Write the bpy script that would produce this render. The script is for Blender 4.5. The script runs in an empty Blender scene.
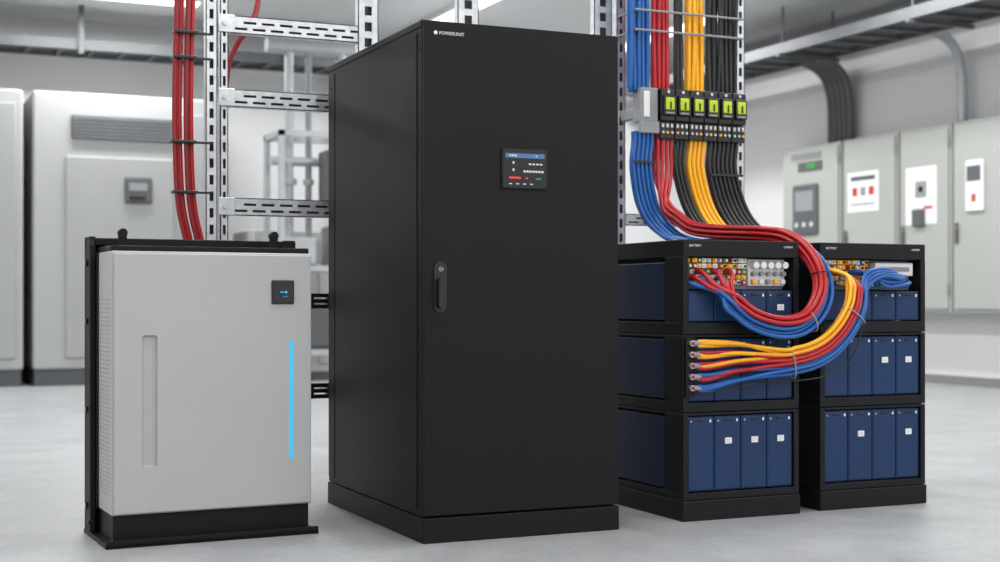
import bpy, bmesh, math, random
from mathutils import Vector, Matrix
random.seed(7)
scene = bpy.context.scene
scene.view_settings.view_transform = 'Standard'
scene.view_settings.look = 'None'
scene.view_settings.exposure = 0.0

def s2l(c):
    c = c/255.0
    return c/12.92 if c <= 0.04045 else ((c+0.055)/1.055)**2.4
def rgb(r, g, b): return (s2l(r), s2l(g), s2l(b), 1)

def mat(name, col, rough=0.5, metal=0.0, var=0.06, scale=6.0, bump=0.0, bscale=300.0, spec=0.5, emit=None, estr=0.0, coat=0.0):
    m = bpy.data.materials.new(name); m.use_nodes = True
    nt = m.node_tree; b = nt.nodes['Principled BSDF']
    b.inputs['Roughness'].default_value = rough
    b.inputs['Metallic'].default_value = metal
    b.inputs['Specular IOR Level'].default_value = spec
    b.inputs['Coat Weight'].default_value = coat
    tc = nt.nodes.new('ShaderNodeTexCoord')
    n = nt.nodes.new('ShaderNodeTexNoise'); n.inputs['Scale'].default_value = scale; n.inputs['Detail'].default_value = 5
    nt.links.new(tc.outputs['Object'], n.inputs['Vector'])
    r = nt.nodes.new('ShaderNodeValToRGB')
    r.color_ramp.elements[0].position = 0.3; r.color_ramp.elements[1].position = 0.7
    r.color_ramp.elements[0].color = tuple(max(0, c*(1-var)) for c in col[:3])+(1,)
    r.color_ramp.elements[1].color = tuple(min(1, c*(1+var)) for c in col[:3])+(1,)
    nt.links.new(n.outputs['Fac'], r.inputs['Fac'])
    nt.links.new(r.outputs['Color'], b.inputs['Base Color'])
    if bump > 0:
        n2 = nt.nodes.new('ShaderNodeTexNoise'); n2.inputs['Scale'].default_value = bscale
        nt.links.new(tc.outputs['Object'], n2.inputs['Vector'])
        bp = nt.nodes.new('ShaderNodeBump'); bp.inputs['Strength'].default_value = bump; bp.inputs['Distance'].default_value = 0.002
        nt.links.new(n2.outputs['Fac'], bp.inputs['Height']); nt.links.new(bp.outputs['Normal'], b.inputs['Normal'])
    if emit:
        b.inputs['Emission Color'].default_value = emit
        b.inputs['Emission Strength'].default_value = estr
    return m

M = {}
M['black'] = mat('black_powder_coat', rgb(17,17,18), 0.5, 0, 0.05, 3, 0.15, 500, 0.22)
M['blackgloss'] = mat('black_plastic', rgb(12,12,13), 0.3, 0, 0.05)
M['frame'] = mat('rack_black', rgb(16,16,18), 0.45, 0, 0.05, 4, 0.1, 400, 0.26)
M['dark'] = mat('dark_interior', rgb(10,10,12), 0.8, 0, 0.05)
M['grey'] = mat('inverter_grey_paint', rgb(174,174,174), 0.4, 0, 0.02, 3, 0.05, 500, 0.4)
M['grey2'] = mat('inverter_grey_recess', rgb(172,172,172), 0.45, 0, 0.02)
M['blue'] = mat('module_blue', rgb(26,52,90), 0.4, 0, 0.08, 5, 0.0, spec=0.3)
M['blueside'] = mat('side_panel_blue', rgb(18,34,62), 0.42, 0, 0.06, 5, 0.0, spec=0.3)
M['white'] = mat('white_plastic', rgb(228,228,226), 0.5)
M['label'] = mat('paper_label', rgb(232,232,232), 0.7)
M['silver'] = mat('galvanised_steel', rgb(200,202,204), 0.38, 0.65, 0.16, 22, 0.1, 120)
M['steel'] = mat('screw_steel', rgb(190,190,192), 0.3, 0.9)
M['cgrey'] = mat('terminal_grey', rgb(140,142,144), 0.5)
M['c_red'] = mat('cable_red', rgb(174,20,28), 0.36)
M['c_dred'] = mat('cable_dark_red', rgb(138,16,24), 0.4)
M['c_blue'] = mat('cable_blue', rgb(24,88,160), 0.36)
M['c_yel'] = mat('cable_yellow', rgb(244,176,20), 0.38)
M['c_org'] = mat('cable_orange', rgb(238,158,26), 0.38)
M['c_blk'] = mat('cable_black', rgb(26,26,28), 0.4)
M['c_beige'] = mat('hose_beige', rgb(150,132,112), 0.5)
M['lime'] = mat('breaker_lime', rgb(186,210,34), 0.45)
M['green'] = mat('connector_green', rgb(60,140,60), 0.5)
M['cyan'] = mat('led_cyan', rgb(40,150,190), 0.4, emit=rgb(40,172,215), estr=0.75)
M['scr'] = mat('screen_glass', rgb(8,9,12), 0.15)
M['scrblue'] = mat('screen_blue', rgb(50,80,120), 0.4, emit=rgb(80,120,165), estr=0.45)
M['scrwhite'] = mat('screen_white', rgb(170,170,170), 0.4, emit=rgb(215,220,225), estr=0.4)
M['scrred'] = mat('screen_red', rgb(190,50,30), 0.4, emit=rgb(225,60,40), estr=0.45)
M['gear'] = mat('switchgear_paint', rgb(168,169,168), 0.5, 0, 0.02, 2)
M['gear2'] = mat('switchgear_panel', rgb(160,161,160), 0.5, 0, 0.02, 2)
M['geardark'] = mat('switchgear_dark', rgb(84,86,88), 0.6)
M['wcab'] = mat('wall_cabinet_paint', rgb(166,168,162), 0.45, 0, 0.02, 2)
M['wall'] = mat('wall_paint', rgb(214,214,214), 0.8, 0, 0.02, 0.6)
M['ceil'] = mat('ceiling_paint', rgb(208,209,210), 0.8, 0, 0.03, 0.6)
M['base'] = mat('baseboard_grey', rgb(124,125,126), 0.6)
M['tray'] = mat('tray_grey', rgb(92,94,96), 0.5, 0.3)
M['pipe'] = mat('conduit_grey', rgb(174,176,178), 0.4, 0.4)
M['lamp'] = mat('luminaire_diffuser', rgb(240,240,240), 0.5, emit=(1,1,1,1), estr=2.2)
M['redlab'] = mat('warning_red', rgb(190,60,50), 0.6)

def floor_mat():
    m = bpy.data.materials.new('polished_concrete'); m.use_nodes = True
    nt = m.node_tree; b = nt.nodes['Principled BSDF']
    tc = nt.nodes.new('ShaderNodeTexCoord')
    n1 = nt.nodes.new('ShaderNodeTexNoise'); n1.inputs['Scale'].default_value = 2.2; n1.inputs['Detail'].default_value = 10; n1.inputs['Roughness'].default_value = 0.72
    n2 = nt.nodes.new('ShaderNodeTexNoise'); n2.inputs['Scale'].default_value = 38; n2.inputs['Detail'].default_value = 6
    mx = nt.nodes.new('ShaderNodeMath'); mx.operation = 'MULTIPLY_ADD'; mx.inputs[1].default_value = 0.5
    r = nt.nodes.new('ShaderNodeValToRGB')
    r.color_ramp.elements[0].position = 0.55; r.color_ramp.elements[0].color = rgb(142,143,145)
    r.color_ramp.elements[1].position = 0.92; r.color_ramp.elements[1].color = rgb(170,171,172)
    nt.links.new(tc.outputs['Object'], n1.inputs['Vector']); nt.links.new(tc.outputs['Object'], n2.inputs['Vector'])
    nt.links.new(n2.outputs['Fac'], mx.inputs[0]); nt.links.new(n1.outputs['Fac'], mx.inputs[2])
    nt.links.new(mx.outputs[0], r.inputs['Fac']); nt.links.new(r.outputs['Color'], b.inputs['Base Color'])
    mr = nt.nodes.new('ShaderNodeMapRange'); mr.inputs['To Min'].default_value = 0.32; mr.inputs['To Max'].default_value = 0.5
    nt.links.new(n1.outputs['Fac'], mr.inputs['Value']); nt.links.new(mr.outputs['Result'], b.inputs['Roughness'])
    b.inputs['Specular IOR Level'].default_value = 0.4
    return m
M['floor'] = floor_mat()

def root(name, loc=(0,0,0), rz=0):
    e = bpy.data.objects.new(name, None); e.empty_display_size = 0.2
    e.location = loc; e.rotation_euler = (0,0,rz)
    scene.collection.objects.link(e); return e

class MB:
    def __init__(s, name, parent=None):
        s.name = name; s.parent = parent; s.bm = bmesh.new(); s.mats = []
    def mi(s, k):
        if k not in s.mats: s.mats.append(k)
        return s.mats.index(k)
    def box(s, x0, x1, y0, y1, z0, z1, k, bev=0.0, seg=2):
        tmp = bmesh.new()
        bmesh.ops.create_cube(tmp, size=1)
        for v in tmp.verts:
            v.co = Vector(((x0+x1)/2+v.co.x*(x1-x0), (y0+y1)/2+v.co.y*(y1-y0), (z0+z1)/2+v.co.z*(z1-z0)))
        if bev > 0:
            bmesh.ops.bevel(tmp, geom=tmp.edges[:], offset=bev, segments=seg, affect='EDGES', profile=0.5)
        s._merge(tmp, k)
    def _merge(s, tmp, k, smooth=False):
        i = s.mi(k)
        for f in tmp.faces: f.material_index = i; f.smooth = smooth
        me = bpy.data.meshes.new('t'); tmp.to_mesh(me); tmp.free()
        s.bm.from_mesh(me); bpy.data.meshes.remove(me)
    def cyl(s, p0, p1, r, k, seg=16, r2=None):
        p0 = Vector(p0); p1 = Vector(p1); d = p1-p0
        tmp = bmesh.new()
        bmesh.ops.create_cone(tmp, cap_ends=True, segments=seg, radius1=r, radius2=r if r2 is None else r2, depth=d.length)
        q = Vector((0,0,1)).rotation_difference(d.normalized()).to_matrix().to_4x4()
        bmesh.ops.transform(tmp, matrix=Matrix.Translation((p0+p1)/2) @ q, verts=tmp.verts[:])
        s._merge(tmp, k, False)
    def rslot(s, x0, x1, z0, z1, y0, y1, k, seg=10):
        r = (x1-x0)/2; cx = (x0+x1)/2; pts = []
        for i in range(seg+1):
            a = math.pi*i/seg; pts.append((cx+r*math.cos(a), z1-r+r*math.sin(a)))
        for i in range(seg+1):
            a = math.pi+math.pi*i/seg; pts.append((cx+r*math.cos(a), z0+r+r*math.sin(a)))
        tmp = bmesh.new()
        vs = [tmp.verts.new((p[0], y0, p[1])) for p in pts]
        f = tmp.faces.new(vs)
        g = bmesh.ops.extrude_face_region(tmp, geom=[f])
        for v in g['geom']:
            if isinstance(v, bmesh.types.BMVert): v.co.y = y1
        bmesh.ops.recalc_face_normals(tmp, faces=tmp.faces[:])
        s._merge(tmp, k)
    def done(s):
        me = bpy.data.meshes.new(s.name); s.bm.to_mesh(me); s.bm.free()
        for k in s.mats: me.materials.append(M[k])
        o = bpy.data.objects.new(s.name, me); scene.collection.objects.link(o)
        if s.parent: o.parent = s.parent
        return o

def text(name, body, size, loc, k, parent, rot=(math.pi/2,0,0)):
    cu = bpy.data.curves.new(name, 'FONT'); cu.body = body; cu.size = size; cu.extrude = 0.0004
    o = bpy.data.objects.new(name+'_tmp', cu); scene.collection.objects.link(o)
    bpy.context.view_layer.update()
    me = bpy.data.meshes.new_from_object(o); bpy.data.objects.remove(o)
    me.materials.clear(); me.materials.append(M[k])
    n = bpy.data.objects.new(name, me); n.location = loc; n.rotation_euler = rot; n.parent = parent
    scene.collection.objects.link(n); return n

def crom(pts, n=8):
    P = [Vector(p) for p in pts]; P = [2*P[0]-P[1]]+P+[2*P[-1]-P[-2]]
    out = []
    for i in range(1, len(P)-2):
        for j in range(n):
            t = j/n; a, b, c, d = P[i-1:i+3]
            out.append(0.5*((2*b)+(c-a)*t+(2*a-5*b+4*c-d)*t*t+(3*b-a-3*c+d)*t**3))
    out.append(P[-2]); return out
def frames(pts, ref):
    T = [(pts[min(i+1,len(pts)-1)]-pts[max(i-1,0)]).normalized() for i in range(len(pts))]
    N = [(Vector(ref)-T[0]*T[0].dot(Vector(ref))).normalized()]
    for i in range(1, len(pts)):
        n = N[-1]-T[i]*T[i].dot(N[-1]); N.append(n.normalized())
    return T, N
def offset_path(path, a, b, ref=(0,-1,0), n=1):
    pts = [Vector(p) for p in path]; dense = crom(pts, 6)
    T, N = frames(dense, ref); out = []
    for i in range(0, len(dense), 3):
        B = T[i].cross(N[i]); out.append(dense[i]+N[i]*a+B*b)
    return out
def cables(name, wires, parent=None):
    cu = bpy.data.curves.new(name, 'CURVE'); cu.dimensions = '3D'; cu.bevel_depth = 1.0; cu.bevel_resolution = 3; cu.use_fill_caps = True
    keys = []
    for pts, r, k in wires:
        if k not in keys: keys.append(k)
    for k in keys: cu.materials.append(M[k])
    for pts, r, k in wires:
        d = crom(pts, 6)
        sp = cu.splines.new('POLY'); sp.points.add(len(d)-1)
        for i, p in enumerate(d):
            sp.points[i].co = (p[0], p[1], p[2], 1); sp.points[i].radius = r
        sp.material_index = keys.index(k); sp.use_smooth = True
    o = bpy.data.objects.new(name, cu); scene.collection.objects.link(o)
    if parent: o.parent = parent
    return o
def ring(mb, c, axis, R, r, k, org=(0,0,0)):
    c = Vector(c)-Vector(org); axis = Vector(axis).normalized()
    q = Vector((0,0,1)).rotation_difference(axis).to_matrix()
    n = 20
    for i in range(n):
        a0 = 2*math.pi*i/n; a1 = 2*math.pi*(i+1)/n
        p0 = c+q@Vector((R[0]*math.cos(a0), R[1]*math.sin(a0), 0)); p1 = c+q@Vector((R[0]*math.cos(a1), R[1]*math.sin(a1), 0))
        mb.cyl(p0, p1, r, k, 8)

# ------------------------------------------------------------------ room
H = 4.3; XL, XR, YB, YF = -5.0, 11.05, 17.6, -3.0
def simple(name, x0, x1, y0, y1, z0, z1, k, bev=0):
    b = MB(name); b.box(x0,x1,y0,y1,z0,z1,k,bev); return b.done()
simple('floor', XL, XR, YF, YB, -0.1, 0, 'floor')
simple('ceiling', XL, XR, YF, YB, H, H+0.1, 'ceil')
simple('wall_back', XL-0.1, XR+0.1, YB, YB+0.1, -0.1, H+0.1, 'wall')
simple('wall_right', XR, XR+0.1, YF, YB, -0.1, H+0.1, 'wall')
simple('wall_left', XL-0.1, XL, YF, YB, -0.1, H+0.1, 'wall')
simple('baseboard_back', XL, XR-0.02, YB-0.02, YB, 0, 0.12, 'base')
simple('baseboard_right', XR-0.02, XR, YF, YB-0.02, 0, 0.10, 'base')

def luminaire(x, y, L, e, rz=0):
    r = root('ceiling_light', (x, y, H), rz)
    b = MB('housing', r); b.box(-0.14,0.14,-L/2,L/2,-0.07,0,'white',0.01)
    b.box(-0.11,0.11,-L/2+0.03,L/2-0.03,-0.085,-0.07,'lamp'); b.done()
    l = bpy.data.lights.new('lamp', 'AREA'); l.shape = 'RECTANGLE'; l.size = 0.22; l.size_y = L; l.energy = e
    l.color = (0.985, 0.995, 1.0)
    o = bpy.data.objects.new('lamp', l); o.location = (0,0,-0.095); o.parent = r; scene.collection.objects.link(o)
for x in (-1.6, 2.3, 6.2, 9.0):
    for y in (0.0, 5.2, 10.4, 15.2):
        e = 94 if y < 6 else 112
        if x == 2.3 and y == 15.2: luminaire(2.45, 15.7, 1.9, e, math.pi/2)
        else: luminaire(x, y, 3.2, e)

# ------------------------------------------------------------------ main cabinet
c = root('ups_cabinet', (1.943, 5.037, 0))
W, Dp, Hc = 0.852, 1.225, 2.010
b = MB('plinth', c); b.box(0, W, 0, Dp, 0, 0.097, 'black', 0.003); b.done()
b = MB('body', c)
b.box(0.004, W-0.004, 0.026, Dp-0.004, 0.100, Hc-0.002, 'black', 0.004)
b.box(0.0, 0.006, 0.075, Dp-0.115, 0.125, Hc-0.045, 'black', 0.002)
b.box(W-0.006, W, 0.075, Dp-0.115, 0.125, Hc-0.045, 'black', 0.002)
b.box(0.001, 0.006, Dp-0.10, Dp-0.01, 0.125, Hc-0.045, 'black', 0.001)
b.box(0.0, W, 0.02, Dp, Hc-0.028, Hc, 'black', 0.004)
for z in (0.18, 0.75, 1.3, 1.9):
    b.cyl((0.0,Dp-0.055,z),(-0.003,Dp-0.055,z),0.007,'blackgloss',12)
    b.cyl((0.0,0.05,z),(-0.002,0.05,z),0.006,'blackgloss',12)
b.done()
b = MB('door', c); b.box(0.004, W-0.004, 0, 0.022, 0.104, Hc-0.004, 'black', 0.004); b.done()
b = MB('door_handle', c)
b.rslot(0.042, 0.094, 0.885, 1.082, -0.006, 0.004, 'blackgloss')
b.rslot(0.053, 0.083, 0.900, 1.020, -0.030, -0.004, 'blackgloss')
b.box(0.055,0.081,-0.028,-0.004,0.905,1.0,'black',0.006)
b.cyl((0.068,-0.004,1.052),(0.068,-0.013,1.052),0.009,'cgrey',20)
b.box(0.0665,0.0695,-0.0145,-0.012,1.045,1.059,'dark')
b.done()
b = MB('touch_screen', c)
sx0, sx1, sz0, sz1 = 0.325, 0.523, 1.370, 1.532
b.box(sx0, sx1, -0.010, 0.002, sz0, sz1, 'blackgloss', 0.005)
b.box(sx0+0.006, sx1-0.006, -0.0115, -0.009, sz0+0.006, sz1-0.006, 'scr')
y0, y1 = -0.0125, -0.011
b.box(sx0+0.014, sx1-0.014, y0, y1, sz1-0.040, sz1-0.022, 'scrblue')
for j in range(3): b.box(sx0+0.03+j*0.012, sx0+0.039+j*0.012, y0-.001, y1, sz1-0.034, sz1-0.028, 'scrwhite')
b.box(sx0+0.145, sx0+0.150, y0-.001, y1, sz1-0.034, sz1-0.028, 'scrwhite')
for i,z in enumerate((1.468, 1.440)):
    b.box(sx0+0.045, sx0+0.052, y0, y1, z, z+0.010, 'scrwhite')
for j in range(4): b.box(sx0+0.115+j*0.016, sx0+0.126+j*0.016, y0, y1, 1.466, 1.472, 'scrwhite')
for j in range(7): b.box(sx0+0.092+j*0.013, sx0+0.101+j*0.013, y0, y1, 1.436, 1.444, 'scrwhite')
b.box(sx0+0.03, sx0+0.08, y0, y1, 1.410, 1.418, 'scrred')
b.box(sx0+0.10, sx0+0.112, y0, y1, 1.410, 1.416, 'scrred')
b.box(sx0+0.145, sx0+0.168, y0, y1, 1.409, 1.415, 'green')
for j in range(4): b.box(sx0+0.03+j*0.03, sx0+0.042+j*0.03, y0, y1, 1.388, 1.392, 'scrwhite')
b.done()
b = MB('badge', c); b.cyl((0.050,0.0,1.960),(0.050,-0.002,1.960),0.008,'label',6); b.done()
text('badge_text', 'POWERUNIT', 0.018, (0.064, -0.001, 1.954), 'label', c)

# ------------------------------------------------------------------ inverter
v = root('inverter_unit', (0.818, 5.41, 0), math.radians(2.5))
b = MB('base_plate', v)
b.box(0, 0.835, 0, 0.45, 0, 0.018, 'black', 0.003)
b.box(0.0, 0.835, 0.0, 0.012, 0, 0.030, 'black', 0.002)
b.box(0.035, 0.81, 0.05, 0.31, 0.018, 0.118, 'black', 0.004)
for u in (0.03, 0.80): b.cyl((u,0.03,0.018),(u,0.03,0.026),0.010,'steel',6)
b.done()
b = MB('housing', v)
b.box(0.028, 0.817, 0.036, 0.31, 0.118, 1.120, 'grey', 0.006, 3)
for u,z in ((0.055,1.09),(0.79,1.09),(0.055,0.150),(0.79,0.150)):
    b.cyl((u,0.022,z),(u,0.017,z),0.0065,'steel',14); b.box(u-0.004,u+0.004,0.0162,0.018,z-0.001,z+0.001,'dark')
for iy in range(6):
    for iz in range(46):
        y = 0.07+iy*0.036; z = 0.19+iz*0.0165
        b.box(0.0270,0.0285,y,y+0.014,z,z+0.005,'cgrey')  # vent holes as raised grey marks; recess shade is put into the colour
b.done()
fp = MB('front_panel', v); fp.box(0.034, 0.811, 0.018, 0.0365, 0.124, 1.112, 'grey', 0.005, 3); fp = fp.done()
ct = MB('cutter'); ct.box(0.138, 0.196, 0.005, 0.034, 0.298, 0.800, 'grey2', 0.010, 3); ct = ct.done()
ct.parent = v
md = fp.modifiers.new('cut', 'BOOLEAN'); md.operation = 'DIFFERENCE'; md.object = ct; md.solver = 'EXACT'
bpy.context.view_layer.update()
dg = bpy.context.evaluated_depsgraph_get()
nm = bpy.data.meshes.new_from_object(fp.evaluated_get(dg)); fp.modifiers.clear(); fp.data = nm
if not nm.materials: nm.materials.append(M['grey'])
bpy.data.objects.remove(ct)
b = MB('display', v)
b.box(0.645, 0.737, 0.008, 0.020, 0.918, 1.012, 'blackgloss', 0.005)
b.box(0.652, 0.730, 0.0070, 0.0085, 0.928, 1.004, 'scr')
b.box(0.678, 0.694, 0.0060, 0.0075, 0.963, 0.967, 'cyan'); b.cyl((0.702,0.0075,0.965),(0.702,0.006,0.965),0.005,'cyan',16)
b.box(0.69, 0.71, 0.0060, 0.0075, 0.946, 0.949, 'scrblue')
b.done()
b = MB('led_strip', v); b.rslot(0.7205, 0.7335, 0.302, 0.772, 0.016, 0.020, 'cyan'); b.done()
b = MB('wall_mount_frame', v)
b.box(0.0, 0.022, 0.315, 0.43, 0.018, 1.185, 'black', 0.003)
b.box(0.805, 0.827, 0.315, 0.43, 0.018, 1.150, 'black', 0.003)
b.box(0.0, 0.827, 0.405, 0.43, 0.018, 1.150, 'black', 0.003)
b.box(0.0, 0.850, 0.33, 0.43, 1.150, 1.180, 'black', 0.004)
b.box(0.03, 0.815, 0.06, 0.33, 1.1205, 1.142, 'black', 0.004)
b.box(0.022, 0.035, 0.28, 0.315, 0.118, 1.12, 'black', 0.002)
for z in (0.12,0.5,0.85,1.08): b.cyl((0.0,0.37,z),(-0.008,0.37,z),0.014,'blackgloss',6)
for z in (0.06,1.16): b.cyl((0.004,0.33,z),(0.004,0.312,z),0.012,'blackgloss',12)
for u in (0.105, 0.715):
    b.box(u-0.016,u+0.016,0.20,0.225,1.135,1.200,'black',0.006)
    b.cyl((u,0.195,1.196),(u,0.23,1.196),0.017,'black',20); b.cyl((u,0.193,1.196),(u,0.232,1.196),0.008,'dark',16)
b.box(0.755,0.805,0.20,0.24,1.135,1.178,'black',0.004)
b.done()

# ------------------------------------------------------------------ battery racks
def rack(x0, y0, variant):
    r = root('battery_rack', (x0, y0, 0))
    w, d = 0.590, 0.90; top = 1.190
    b = MB('frame', r)
    b.box(-0.004, w+0.004, -0.006, d, 0, 0.086, 'frame', 0.004)
    b.box(0.014, w-0.014, 0.20, d-0.01, 0.088, top-0.02, 'dark')
    b.box(0.0, w, 0.0, d, 1.118, top, 'frame', 0.004)
    rails = [(0.088,0.118),(0.445,0.4560),(0.4600,0.500),(0.775,0.7850),(0.7890,0.838)]
    for z0,z1 in rails:
        b.box(0.0, w, 0.0, d, z0, z1, 'frame', 0.002)
    for xa,xb in ((0,0.026),(w-0.026,w)):
        for z0,z1 in ((0.118,0.445),(0.500,0.775),(0.838,1.118)):
            b.box(xa,xb,0.0,0.15,z0,z1,'frame',0.002)
            b.box(xa,xb,d-0.12,d,z0,z1,'frame',0.002)
    b.box(0.004, w-0.004, 0.02, 0.19, 0.4560,0.4600, 'dark'); b.box(0.004, w-0.004, 0.02, 0.19, 0.785,0.789, 'dark')
    b.box(0.026, w-0.026, 0.13, 0.20, 0.985, 1.118, 'dark')
    b.done()
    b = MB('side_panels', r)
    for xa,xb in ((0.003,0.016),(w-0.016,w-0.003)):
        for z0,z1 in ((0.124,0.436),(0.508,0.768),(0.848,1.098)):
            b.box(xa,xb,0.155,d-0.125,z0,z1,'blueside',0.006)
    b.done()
    b = MB('battery_modules', r)
    mw = (w-0.052)/4
    for z0,z1,ti in ((0.122,0.440,3),(0.504,0.770,2),(0.842,0.975,1)):
        for i in range(4):
            xa = 0.026+i*mw+0.0015; xb = xa+mw-0.003
            b.box(xa, xb, 0.012, 0.19, z0, z1, 'blue', 0.004)
            b.box(xa+0.005, xb-0.005, 0.0095, 0.0135, z0+0.006, z1-0.008, 'blue', 0.002)
            cx = (xa+xb)/2
            b.box(cx-0.016, cx+0.016, 0.005, 0.010, z1-0.022, z1-0.012, 'blackgloss', 0.002)
            if ti != 1 or i > 1:
                b.box(xb-0.024, xb-0.016, 0.006, 0.0105, z1-0.026, z1-0.014, 'label', 0.001)
                b.cyl((xa+0.014,0.010,z1-0.020),(xa+0.014,0.004,z1-0.020),0.004,'steel',10)
            lab = {(3,1),(3,2),(3,3),(1,3)} if variant == 1 else {(2,2),(2,3),(3,1),(3,3)}
            if (ti,i) in lab:
                zz = z1-0.12 if ti != 1 else z1-0.085
                b.box(cx-0.014, cx+0.020, 0.0078, 0.0098, zz, zz+0.026, 'label')
                for q in range(2): b.box(cx-0.009, cx+0.014, 0.0074, 0.0080, zz+0.008+q*0.009, zz+0.0090+q*0.009, 'cgrey')
    b.done()
    b = MB('terminal_block', r)
    b.box(0.032, w-0.032, 0.075, 0.13, 0.980, 1.114, 'cgrey', 0.003)
    cols = ['c_yel','c_red','white','c_yel','white','c_yel','white','c_org','steel','c_yel','green','cgrey','white','c_blue']
    n = 12 if variant == 1 else 10
    for i in range(n):
        x = 0.036+i*0.0260
        for zr in (1.094, 1.070, 1.046, 1.022, 1.000):
            k = random.choice(cols)
            yj = 0.022+random.random()*0.018 if zr > 1.06 else 0.045
            b.box(x, x+0.022, yj, 0.075, zr, zr+0.020, k, 0.002)
            b.cyl((x+0.011,yj,zr+0.010),(x+0.011,yj-0.006,zr+0.010),0.0055,random.choice(['steel','steel','dark','c_yel','white']),8)
    xs = 0.036+n*0.0260+0.012
    if variant == 1:
        b.box(xs,w-0.04,0.05,0.075,0.995,1.112,'white',0.004)
        for i in range(5):
            b.cyl((xs+0.020+i*0.038,0.06,1.086),(xs+0.020+i*0.038,0.015,1.086),0.015,'white',16)
            b.cyl((xs+0.020+i*0.038,0.06,1.048),(xs+0.020+i*0.038,0.025,1.048),0.010,'cgrey',16)
            b.box(xs+0.010+i*0.038,xs+0.030+i*0.038,0.03,0.05,1.004,1.024,['c_yel','white','cgrey'][i%3],0.003)
    else:
        b.box(xs+0.02,w-0.045,0.03,0.075,1.045,1.105,'white',0.005)
        b.box(xs+0.03,w-0.07,0.027,0.031,1.065,1.085,'cgrey')
        for i in range(8): b.box(xs+0.0+i*0.029, xs+0.022+i*0.029, 0.04,0.075,0.994,1.028, ['cgrey','c_blue','steel'][i%3],0.003)
    b.done()
    if variant == 1:
        b = MB('output_terminals', r)
        b.box(0.006, 0.050, -0.012, 0.010, 0.525, 0.775, 'frame', 0.003)
        for i in range(5):
            z = 0.752-i*0.047
            b.cyl((0.026,-0.010,z),(0.026,-0.034,z),0.013,'steel',8)
            b.cyl((0.026,-0.034,z),(0.026,-0.040,z),0.007,'c_red',12)
            b.cyl((0.026,-0.026,z),(0.066,-0.032,z-0.001),0.012,'cgrey',14)
        b.done()
    text('badge_text', 'BATTERY' , 0.014, (0.03, -0.001, 1.160), 'label', r)
    text('model_text', 'LITHIUM' , 0.012, (w-0.08, -0.001, 1.160), 'label', r)
    return r
R1 = (3.137, 5.10, 0)
rack1 = rack(3.137, 5.10, 1)
rack2 = rack(3.858, 5.122, 2)

# ------------------------------------------------------------------ strut frame
YS = 6.35
sf = root('strut_frame', (0, 0, 0))
def strut_z(b, x, y, z0, z1, w, k='silver', dpt=0.045, pitch=0.075):
    e = w*0.32
    b.box(x-w/2, x-w/2+e, y, y+0.004, z0, z1, k); b.box(x+w/2-e, x+w/2, y, y+0.004, z0, z1, k)
    b.box(x-w/2, x-w/2+0.004, y, y+dpt, z0, z1, k); b.box(x+w/2-0.004, x+w/2, y, y+dpt, z0, z1, k)
    b.box(x-w/2+0.004, x+w/2-0.004, y+dpt-0.004, y+dpt, z0, z1, 'geardark')  # back plate coloured dark so the slots read as shaded inside
    z = z0
    while z < z1-0.02:
        b.box(x-w/2+e, x+w/2-e, y, y+0.004, z, min(z+pitch*0.42, z1), k); z += pitch
def strut_x(b, x0, x1, y, z, w, k='silver', dpt=0.045, pitch=0.085, inner='geardark'):
    rows = [(-0.5,-0.30,1),(-0.30,-0.16,0),(-0.16,0.06,1),(0.06,0.20,0),(0.20,0.5,1)]
    for a, c_, solid in rows:
        if solid: b.box(x0, x1, y, y+0.004, z+a*w, z+c_*w, k)
        else:
            x = x0+(pitch/2 if a > 0 else 0)
            if x > x0: b.box(x0, x, y, y+0.004, z+a*w, z+c_*w, k)
            while x < x1-0.02:
                b.box(x, min(x+pitch*0.3, x1), y, y+0.004, z+a*w, z+c_*w, k); x += pitch
    b.box(x0, x1, y, y+dpt, z-w/2, z-w/2+0.004, k); b.box(x0, x1, y, y+dpt, z+w/2-0.004, z+w/2, k)
    b.box(x0, x1, y+dpt-0.004, y+dpt, z-w/2+0.004, z+w/2-0.004, inner)  # inner plate in a dark colour, painting the shade behind the slots
b = MB('uprights', sf)
strut_z(b, 1.425, YS, 0, H, 0.052); strut_z(b, 1.483, YS, 0, H, 0.036)
strut_z(b, 2.17, YS, 0, H, 0.10); strut_z(b, 2.684, YS, 0, H, 0.11)
strut_z(b, 3.43, YS, 0, H, 0.10); strut_z(b, 3.535, YS, 0, H, 0.05)
strut_z(b, 4.262, YS, 0, H, 0.05)
b.done()
b = MB('crossbars', sf)
for z in (2.19, 1.855, 1.36):
    strut_x(b, 1.505, 2.12, YS+0.005, z, 0.080)
    b.box(1.455, 1.53, YS-0.010, YS-0.002, z-0.040, z+0.040, 'silver', 0.002)
    b.cyl((1.483,YS-0.010,z),(1.483,YS-0.018,z),0.012,'steel',6)
for z in (0.93, 0.51):
    for dz in (-0.026, 0.0, 0.026):
        b.box(1.505, 2.12, YS+0.005, YS+0.035, z+dz-0.009, z+dz+0.009, 'blackgloss', 0.002)
    for x in (1.52, 1.70, 1.88, 1.97, 2.06):
        b.box(x, x+0.025, YS, YS+0.040, z-0.036, z+0.036, 'blackgloss', 0.002)
strut_x(b, 3.56, 4.237, YS+0.01, 1.35, 0.06)
b.done()
fr = root('feeder_cable_bundle')
b = MB('support_rungs', fr)
for z in (2.385, 2.285, 2.9, 3.3, 3.7):
    b.cyl((3.50, 6.138, z),(4.135, 6.138, z),0.006,'cgrey',10)
    for x in (3.515,4.12): b.cyl((x, 6.138, z),(x, YS-0.002, z),0.006,'cgrey',10)
b.done()

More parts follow.
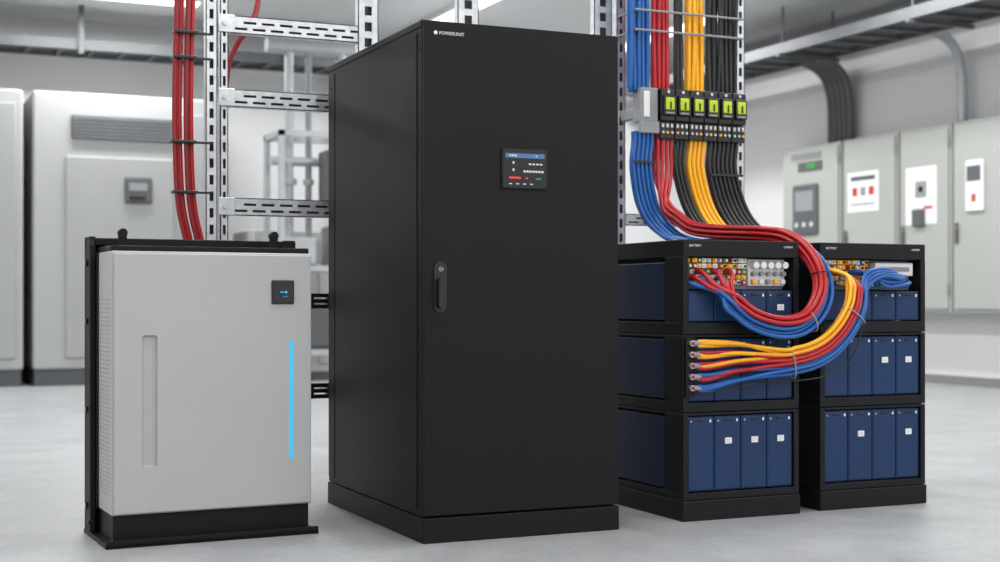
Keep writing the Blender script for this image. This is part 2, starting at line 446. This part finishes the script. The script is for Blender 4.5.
# breaker row
br = root('circuit_breaker_row', (3.545, 6.12, 0))
b = MB('din_rail_bracket', br)
b.box(-0.015, 0.085, 0.02, 0.10, 1.83, 2.00, 'cgrey', 0.004); b.box(0.0,0.035,0.012,0.02,1.85,1.98,'white',0.004)
b.box(0.0, 0.60, 0.09, 0.12, 1.84, 1.90, 'cgrey', 0.003)
b.box(-0.015, 0.03, 0.10, 0.225, 1.85, 1.90, 'cgrey', 0.003)
b.box(-0.02,0.09,0.012,0.03,1.77,1.83,'cgrey',0.004)
b.done()
b = MB('breakers', br)
P = 0.0850
for i in range(6):
    xa = 0.092+i*P; xb = xa+0.081
    b.box(xa, xb, 0.0, 0.09, 1.835, 1.998, 'blackgloss', 0.005)
    b.box(xa+0.006, xb-0.006, -0.02, 0.0, 1.862, 1.962, 'blackgloss', 0.004)
    b.box(xa+0.014, xa+0.064, -0.026, -0.018, 1.888, 1.950, 'lime', 0.004)
    b.box(xa+0.037, xa+0.042, -0.034, -0.024, 1.892, 1.930, 'blackgloss', 0.002)
    b.box(xa+0.015, xa+0.065, -0.024, -0.018, 1.868, 1.878, 'cgrey', 0.002)
    b.cyl((xa+0.040,0.0,1.982),(xa+0.040,-0.006,1.982),0.008,'steel',12)
    b.box(xa, xb, 0.01, 0.09, 1.745, 1.832, 'blackgloss', 0.004)
    for j in range(3):
        cx = xa+0.014+j*0.026
        b.box(cx-0.007, cx+0.007, 0.004, 0.012, 1.802, 1.822, 'steel', 0.002)
        b.cyl((cx,0.010,1.778),(cx,0.002,1.778),0.007,'c_yel' if (j+i)%3==1 else 'steel',12)
b.done()

def wires_top():
    out = []
    groups = [('c_blue', 3.492, 5, 0.024), ('c_red', 3.632, 4, 0.024), ('c_blk', 3.765, 2, 0.022), ('c_yel', 3.830, 4, 0.026), ('c_blk', 3.955, 7, 0.026)]
    for k, x0, n, sp in groups:
        for i in range(n):
            x = x0+i*sp; jj = random.uniform(-0.005, 0.005)
            yy = 6.17+random.uniform(-0.010, 0.015)
            out.append(([(x+jj,yy,H-0.005),(x,yy,3.2),(x+jj,yy,2.6),(x-jj,yy,2.3),(x,6.175,2.02),(x,6.185,1.98)], 0.0112, k))
            out.append(([(x+0.006,6.20,4.25),(x+0.012,6.215,2.9),(x+0.01,6.215,2.0)], 0.0105, k))
    return out
cables('cables', wires_top(), fr)
fan = []
def sweep(k, xs, n, sp, xe, spe, lag=0.0, bow=0.0, last=None):
    for i in range(n):
        for layer in (0,1):
            x = xs+i*sp+layer*0.010; e = xe+i*spe+layer*0.02
            y0 = 6.155+layer*0.035
            z3 = 1.222+0.012*layer+lag
            end = (e+0.10,5.70,1.205)
            fan.append(([(x,y0,1.78),(x,y0,1.72),(x-0.01+bow*0.2,y0-0.005,1.60),(x+(e-x)*0.22+bow,y0-0.02,1.42),(x+(e-x)*0.55,y0-0.08,1.30),(e,y0-0.22,z3),end], 0.0110, k))
sweep('c_blue', 3.505, 5, 0.024, 3.60, 0.030, bow=-0.01)
sweep('c_blk', 3.750, 3, 0.022, 3.90, 0.028)
sweep('c_yel', 3.83, 4, 0.026, 3.98, 0.030)
sweep('c_blk', 3.950, 7, 0.026, 4.10, 0.032)
cables('outgoing_cables', fan, fr)
b = MB('cable_ties', fr)
b.box(3.49,3.62,6.135,6.142,1.62,1.632,'c_blk'); b.box(3.94,4.13,6.128,6.136,1.57,1.582,'c_blk')
b.done()

# ------------------------------------------------------------------ loop A (red / blue)
pathA = [(3.345,5.045,0.925),(3.43,5.015,0.858),(3.55,4.985,0.826),(3.67,4.975,0.846),(3.755,4.985,0.925),(3.795,5.02,1.03),(3.788,5.10,1.145),(3.755,5.24,1.224),(3.71,5.5,1.250),(3.67,5.85,1.285),(3.640,6.05,1.40)]
redend = [(3.630,6.14,1.56),(3.638,6.155,1.70),(3.640,6.155,1.78)]
wa = []
offsA = [(-0.022,-0.030),(0.000,-0.034),(0.022,-0.028),(-0.022,-0.008),(0.001,-0.011),(0.022,-0.006)]
starts = [(3.195,1.030),(3.225,1.055),(3.255,1.030),(3.30,1.055),(3.335,1.030),(3.370,1.055)]
for i,(a,bb) in enumerate(offsA):
    op = offset_path(pathA, a, bb)
    sx, sz = starts[i]
    pts = [(sx,5.15,sz),(sx+0.008,5.10,sz-0.004),(sx*0.6+3.345*0.4-0.01,5.055,sz*0.5+0.925*0.5+0.008)]+op
    pts += [(p[0]+0.025*(i%4), p[1]+0.035*(i//4), p[2]) for p in redend]
    wa.append((pts, 0.0102, 'c_red'))
pathB = [(3.30,5.04,0.915),(3.40,5.02,0.830),(3.53,4.99,0.785),(3.66,4.98,0.798),(3.77,4.99,0.880),(3.825,5.02,0.99),(3.820,5.10,1.12),(3.775,5.30,1.200),(3.74,5.6,1.208),(3.72,5.9,1.21)]
for i in range(4):
    op = offset_path(pathB, 0.014*(i%2), 0.017*i-0.044)
    sx = 3.18+i*0.048; sz = 1.008+0.02*(i%2)
    wa.append(([(sx,5.15,sz),(sx+0.006,5.09,sz-0.008)]+op, 0.0098, 'c_blue'))
cables('power_cable_loop', wa)
b = MB('cable_clamps', rack1)
ring(b, (3.70,4.978,0.845), (1,0,0.45), (0.050,0.040), 0.003, 'cgrey', R1)
ring(b, (3.795,5.03,1.05), (0,0.2,1), (0.045,0.045), 0.003, 'c_blk', R1)
ring(b, (3.60,4.982,0.668), (1,0,0.2), (0.070,0.030), 0.003, 'cgrey', R1)
ring(b, (3.935,4.985,0.87), (0.55,0,0.8), (0.066,0.030), 0.003, 'cgrey', R1)
b.done()

# ------------------------------------------------------------------ loop B
pathC = [(3.56,4.985,0.665),(3.68,4.975,0.685),(3.79,4.975,0.730),(3.885,4.98,0.810),(3.950,4.99,0.905),(3.975,5.01,0.985)]
wb = []
rows = [0.752-i*0.047 for i in range(5)]
cols = [('c_yel',0,0.058),('c_org',0,0.050),('c_yel',0,0.042),('c_org',1,0.036),('c_yel',1,0.028),('c_red',1,0.020),('c_red',2,0.012),('c_org',2,0.022),('c_red',2,0.004),('c_red',3,-0.004),('c_red',3,-0.012),('c_blue',3,-0.022),('c_blue',4,-0.031),('c_blue',4,-0.040),('c_blue',4,-0.049)]
cand = [offset_path(pathC, 0, 0.03), offset_path(pathC, 0, -0.03)]
sgn = 1 if cand[0][0].z > cand[1][0].z else -1
for i,(k,row,off) in enumerate(cols):
    z = rows[row]-0.002+0.009*((i%3)-1)
    a = (0.015,-0.012,0.002)[i%3]
    op = offset_path(pathC, a, sgn*off)
    blue = k == 'c_blue'
    st = [(3.190,5.068+0.006*(i%2),z),(3.235,5.055-0.004*(i%2),z),(3.38,5.03+a*0.4,z*0.60+op[0].z*0.40+0.010)]
    if blue:
        j = i-11
        en = [(4.03+0.01*j,5.03,1.045-0.012*j),(4.09+0.015*j,5.035,1.070-0.010*j),(4.19+0.018*j,5.05,1.068-0.012*j),(4.25+0.025*j,5.11,1.040),(4.27+0.028*j,5.18,1.02)]
    else:
        en = [(3.968-off*0.6,5.04,1.045-0.002*i),(3.945-off*1.2,5.09,1.070-0.002*i),(3.925+0.014*(i%4)-0.03,5.18,1.070-0.03*(i%2))]
    wb.append((st+op+en, 0.0088, k))
for j in range(3):
    wb.append(([(4.05+0.02*j,5.18,1.06),(4.08+0.02*j,5.08,1.058-0.01*j),(4.17,5.05,1.035-0.02*j),(4.26+0.03*j,5.08,1.035-0.012*j),(4.30+0.03*j,5.18,1.02)],0.0088,'c_blue'))
cables('battery_link_cables', wb)
cables('sense_lead', [([(3.17,5.07,0.56),(3.22,5.05,0.545),(3.42,5.03,0.575),(3.62,5.03,0.585),(3.80,5.03,0.60),(3.95,5.04,0.66),(4.03,5.06,0.78),(4.05,5.07,0.90),(4.04,5.10,1.0),(4.04,5.18,1.04)],0.0035,'c_blk')])

# ------------------------------------------------------------------ left red riser
wr = []
for i in range(4):
    x = 1.235+i*0.025; y = 6.20+0.02*(i%2); k = 'c_dred' if i%2==0 else 'c_red'
    wr.append(([(x+0.03,y,H-0.005),(x+0.02,y,3.0),(x+0.005,y,2.3),(x-0.005,y,1.9),(x-0.004,y,1.6),(x+0.01,y,1.35),(x+0.045,y,1.18),(x+0.07,y+0.0,1.0),(x+0.08,y,0.4),(x+0.08,y,0.005)], 0.0108, k))
cables('riser_cables', wr)
b = MB('cable_ties', sf)
for z,x0 in ((2.10,1.225),(1.99,1.222),(1.62,1.215),(1.40,1.222)):
    b.box(x0-0.002,x0+0.105,6.176,6.240,z,z+0.014,'c_blk',0.003)
    b.box(x0+0.10,1.395,6.205,6.215,z+0.002,z+0.012,'c_blk',0.001)
b.done()
cables('branch_cable', [([(1.72,6.55,H-0.01),(1.72,6.55,3.0),(1.70,6.55,2.45),(1.66,6.52,2.25),(1.58,6.50,2.13),(1.53,6.50,1.98),(1.52,6.50,1.6),(1.52,6.50,0.9),(1.52,6.5,0.01)],0.014,'c_dred')])
cables('floor_hose', [([(4.93,14.4,1.9),(4.85,14.4,1.4),(4.88,14.35,0.9),(4.80,14.3,0.4),(4.70,14.2,0.05),(4.3,14.1,0.035)],0.03,'c_beige')])

# ------------------------------------------------------------------ background switchgear
def switchgear(x0, x1, y0, y1, h, detail):
    r = root('switchgear_cabinet', (x0, y0, 0)); w = x1-x0; d = y1-y0
    b = MB('body', r)
    b.box(0.02, w-0.02, 0.05, d, 0, 0.18, 'geardark')
    b.box(0, w, 0.0, d, 0.18, h, 'gear', 0.03, 3)
    b.done()
    b = MB('door', r)
    if detail:
        b.box(0.34, 1.52, -0.03, 0, 0.30, 2.53, 'gear2', 0.015)
        b.box(1.60, w-0.08, -0.03, 0, 0.30, 3.05, 'gear2', 0.015)
        b.box(0.40, 1.54, -0.03, 0, 2.72, 2.98, 'geardark', 0.01)
        for i in range(6): b.box(0.42, 1.52, -0.040, -0.03, 2.735+i*0.04, 2.746+i*0.04, 'cgrey')
        b.box(0.97, 1.27, -0.06, -0.03, 2.02, 2.31, 'geardark', 0.02)
        b.box(1.02, 1.22, -0.065, -0.058, 2.16, 2.25, 'cgrey'); b.box(1.02,1.2,-0.066,-0.058,2.06,2.10,'scr')
    else:
        b.box(0.08, w-0.08, -0.03, 0, 0.30, h-0.15, 'gear2', 0.015)
    b.done()
switchgear(-1.6, 0.2, 16.1, 17.5, 3.23, False)
switchgear(0.24, 1.56, 16.1, 17.5, 3.23, False)
switchgear(1.66, 3.80, 16.1, 17.5, 3.23, True)

r = root('control_cubicle', (4.05, 15.9, 0))
b = MB('body', r); b.box(0,1.5,0,1.0,0.1,1.75,'gear',0.02); b.box(0.03,1.47,0.03,1.0,0,0.1,'geardark')
b.box(0.06,0.70,-0.02,0,0.2,1.65,'gear2',0.01); b.box(0.78,1.44,-0.02,0,0.2,1.65,'gear2',0.01)
b.box(0.15,0.45,-0.03,-0.02,1.25,1.45,'geardark',0.01); b.done()
r = root('pump_skid', (4.0, 14.6, 0))
b = MB('frame', r)
for x in (0.0, 0.95):
    for y in (0.0, 0.6): b.box(x,x+0.06,y,y+0.06,0,2.75,'pipe')
for z in (0.35, 1.25, 1.9, 2.69):
    b.box(0,1.01,0,0.06,z,z+0.06,'pipe'); b.box(0,1.01,0.6,0.66,z,z+0.06,'pipe')
    b.box(0,0.06,0,0.66,z,z+0.06,'pipe'); b.box(0.95,1.01,0,0.66,z,z+0.06,'pipe')
b.box(0.50,0.97,-0.08,0.25,1.98,2.55,'geardark',0.02)
b.box(0.1,0.45,0.1,0.5,1.31,1.62,'pipe',0.03); b.box(0.6,0.9,0.05,0.5,1.31,1.75,'cgrey',0.03)
b.box(0.1,0.9,0.1,0.55,0.41,0.95,'geardark',0.04)
b.done()
b = MB('pipes', r)
for x,rad,k in ((0.2,0.05,'pipe'),(0.42,0.035,'cgrey'),(0.8,0.06,'pipe')):
    b.cyl((x,0.35,1.6),(x,0.35,3.7),rad,k,18); b.cyl((x,0.35,2.2),(x,0.35,2.26),rad*1.7,'pipe',18)
b.cyl((0.0,0.35,2.45),(1.6,0.35,2.45),0.05,'pipe',18)
b.cyl((-0.05,0.35,3.7),(3.0,0.35,3.7),0.08,'pipe',18)
b.done()

r = root('wall_cable_tray', (0,0,0))
b = MB('tray', r)
b.box(XL+0.01, 8.0, 16.65, 16.70, 3.80, 3.92, 'tray'); b.box(XL+0.01, 8.0, 17.2, 17.25, 3.80, 3.92, 'tray')
x = XL+0.01
while x < 8: b.box(x, x+0.05, 16.70, 17.2, 3.80, 3.83, 'tray'); x += 0.35
x = XL+0.01
while x < 8: b.box(x, x+0.06, 16.60, 16.64, 3.75, H, 'tray'); x += 2.4
for i in range(5): b.cyl((XL+0.01,16.78+i*0.08,3.87),(8.0,16.78+i*0.08,3.87),0.03,'geardark',10)
b.done()
r = root('structural_column', (5.6,17.2,0)); b = MB('column', r); b.box(0,0.4,0,0.38,0,H,'gear',0.02); b.box(-0.05,0.45,-0.02,0.38,0,0.3,'base',0.01); b.done()

r = root('ceiling_cable_tray', (0,0,0))
b = MB('ladder', r)
for x in (9.55, 10.25): b.box(x, x+0.04, YF, 17.4, 3.76, 3.88, 'tray')
y = YF
while y < 17.4: b.box(9.59, 10.25, y, y+0.05, 3.77, 3.80, 'tray'); y += 0.4
y = YF+1
while y < 17.4:
    for x in (9.57, 10.27): b.cyl((x,y,3.86),(x,y,H),0.012,'tray',8)
    b.box(9.5, 10.35, y-0.02, y+0.02, 3.72, 3.76, 'tray'); y += 2.2
for i in range(6): b.cyl((9.64+i*0.1,YF,3.835),(9.64+i*0.1,17.4,3.835),0.035,'geardark',10)
b.box(10.5,10.9,YF,17.4,3.98,4.05,'pipe')
b.done()
def drop(name, y, xs, k, r_, zb):
    ws = []
    for i in range(xs):
        yy = y+i*r_*2.3
        ws.append(([(9.7,yy,3.86),(10.1,yy,3.87),(10.5,yy,3.85),(10.78,yy,3.72),(10.9,yy,3.45),(10.92,yy,3.1),(10.92,yy,zb)], r_, k))
    cables(name, ws)
drop('conduit_drop', 13.90, 5, 'geardark', 0.042, 2.87)
drop('conduit_drop', 11.98, 1, 'pipe', 0.055, 2.87)

def wallcab(y0, y1, kind):
    r = root('wall_cabinet', (10.72, y0, 0)); w = y1-y0
    b = MB('body', r)
    b.box(0, 0.33, 0.0, w, 0.80, 2.86, 'wcab', 0.015)
    b.box(-0.025, 0.0, 0.03, w-0.03, 0.84, 2.82, 'wcab', 0.01)
    b.cyl((-0.03,w-0.09,1.75),(-0.05,w-0.09,1.75),0.02,'geardark')
    b.box(-0.05,-0.025,w-0.11,w-0.07,1.55,1.72,'geardark',0.005)
    for z in (1.0,2.6): b.box(-0.03,-0.024,0.01,0.05,z,z+0.12,'cgrey')
    b.done()
    b = MB('fittings', r)
    if kind == 0:
        b.box(-0.045,-0.025,0.33,0.80,2.55,2.66,'geardark',0.005); b.box(-0.05,-0.044,0.45,0.62,2.57,2.64,'green')
        b.box(-0.06,-0.025,0.40,0.90,1.75,2.38,'geardark',0.02); b.box(-0.065,-0.059,0.47,0.83,2.05,2.30,'cgrey')
        for j in range(3): b.cyl((-0.06,0.5+j*0.15,1.88),(-0.07,0.5+j*0.15,1.88),0.03,'scrwhite')
        for j in range(3): b.box(-0.035,-0.025,0.35,0.95,2.70+j*0.03,2.715+j*0.03,'cgrey')
    if kind == 1:
        b.box(-0.032,-0.025,0.30,0.86,1.98,2.45,'label'); b.box(-0.036,-0.03,0.36,0.80,2.35,2.40,'geardark')
        for j in range(3): b.box(-0.036,-0.03,0.38+j*0.15,0.47+j*0.15,2.17,2.27,['redlab','cgrey','redlab'][j])
        b.box(-0.036,-0.03,0.36,0.80,2.06,2.08,'cgrey')
    if kind == 2:
        b.box(-0.032,-0.025,0.20,0.70,1.78,2.42,'label'); b.box(-0.036,-0.03,0.36,0.54,2.08,2.26,'cgrey')
        b.box(-0.036,-0.03,0.42,0.48,2.14,2.20,'geardark')
        b.box(-0.036,-0.03,0.26,0.40,1.95,1.98,'redlab')
        b.box(-0.08,-0.025,0.38,0.55,1.76,1.95,'geardark',0.01)
    if kind == 3:
        b.box(-0.06,-0.025,0.34,0.60,1.88,2.42,'white',0.01); b.box(-0.065,-0.058,0.37,0.57,2.2,2.36,'geardark'); b.box(-0.065,-0.058,0.44,0.50,1.98,2.06,'redlab')
    b.done()
wallcab(13.83, 15.0, 0)
wallcab(12.80, 13.78, 1)
wallcab(11.93, 12.76, 2)
wallcab(11.06, 11.90, 3)
wallcab(10.2, 11.03, 1)

# ------------------------------------------------------------------ world
w = bpy.data.worlds.new('world'); scene.world = w; w.use_nodes = True
bg = w.node_tree.nodes['Background']; bg.inputs['Color'].default_value = (0.97,0.98,1.0,1); bg.inputs['Strength'].default_value = 1.2

# ------------------------------------------------------------------ camera
cd = bpy.data.cameras.new('camera'); cam = bpy.data.objects.new('camera', cd); scene.collection.objects.link(cam)
cam.location = (0,0,0.93); cam.rotation_euler = (math.radians(90),0,math.radians(-24.2))
cd.sensor_width = 36; cd.lens = 50.8; cd.shift_y = 0.020
cd.dof.use_dof = True; cd.dof.focus_distance = 5.8; cd.dof.aperture_fstop = 2.2
scene.camera = cam
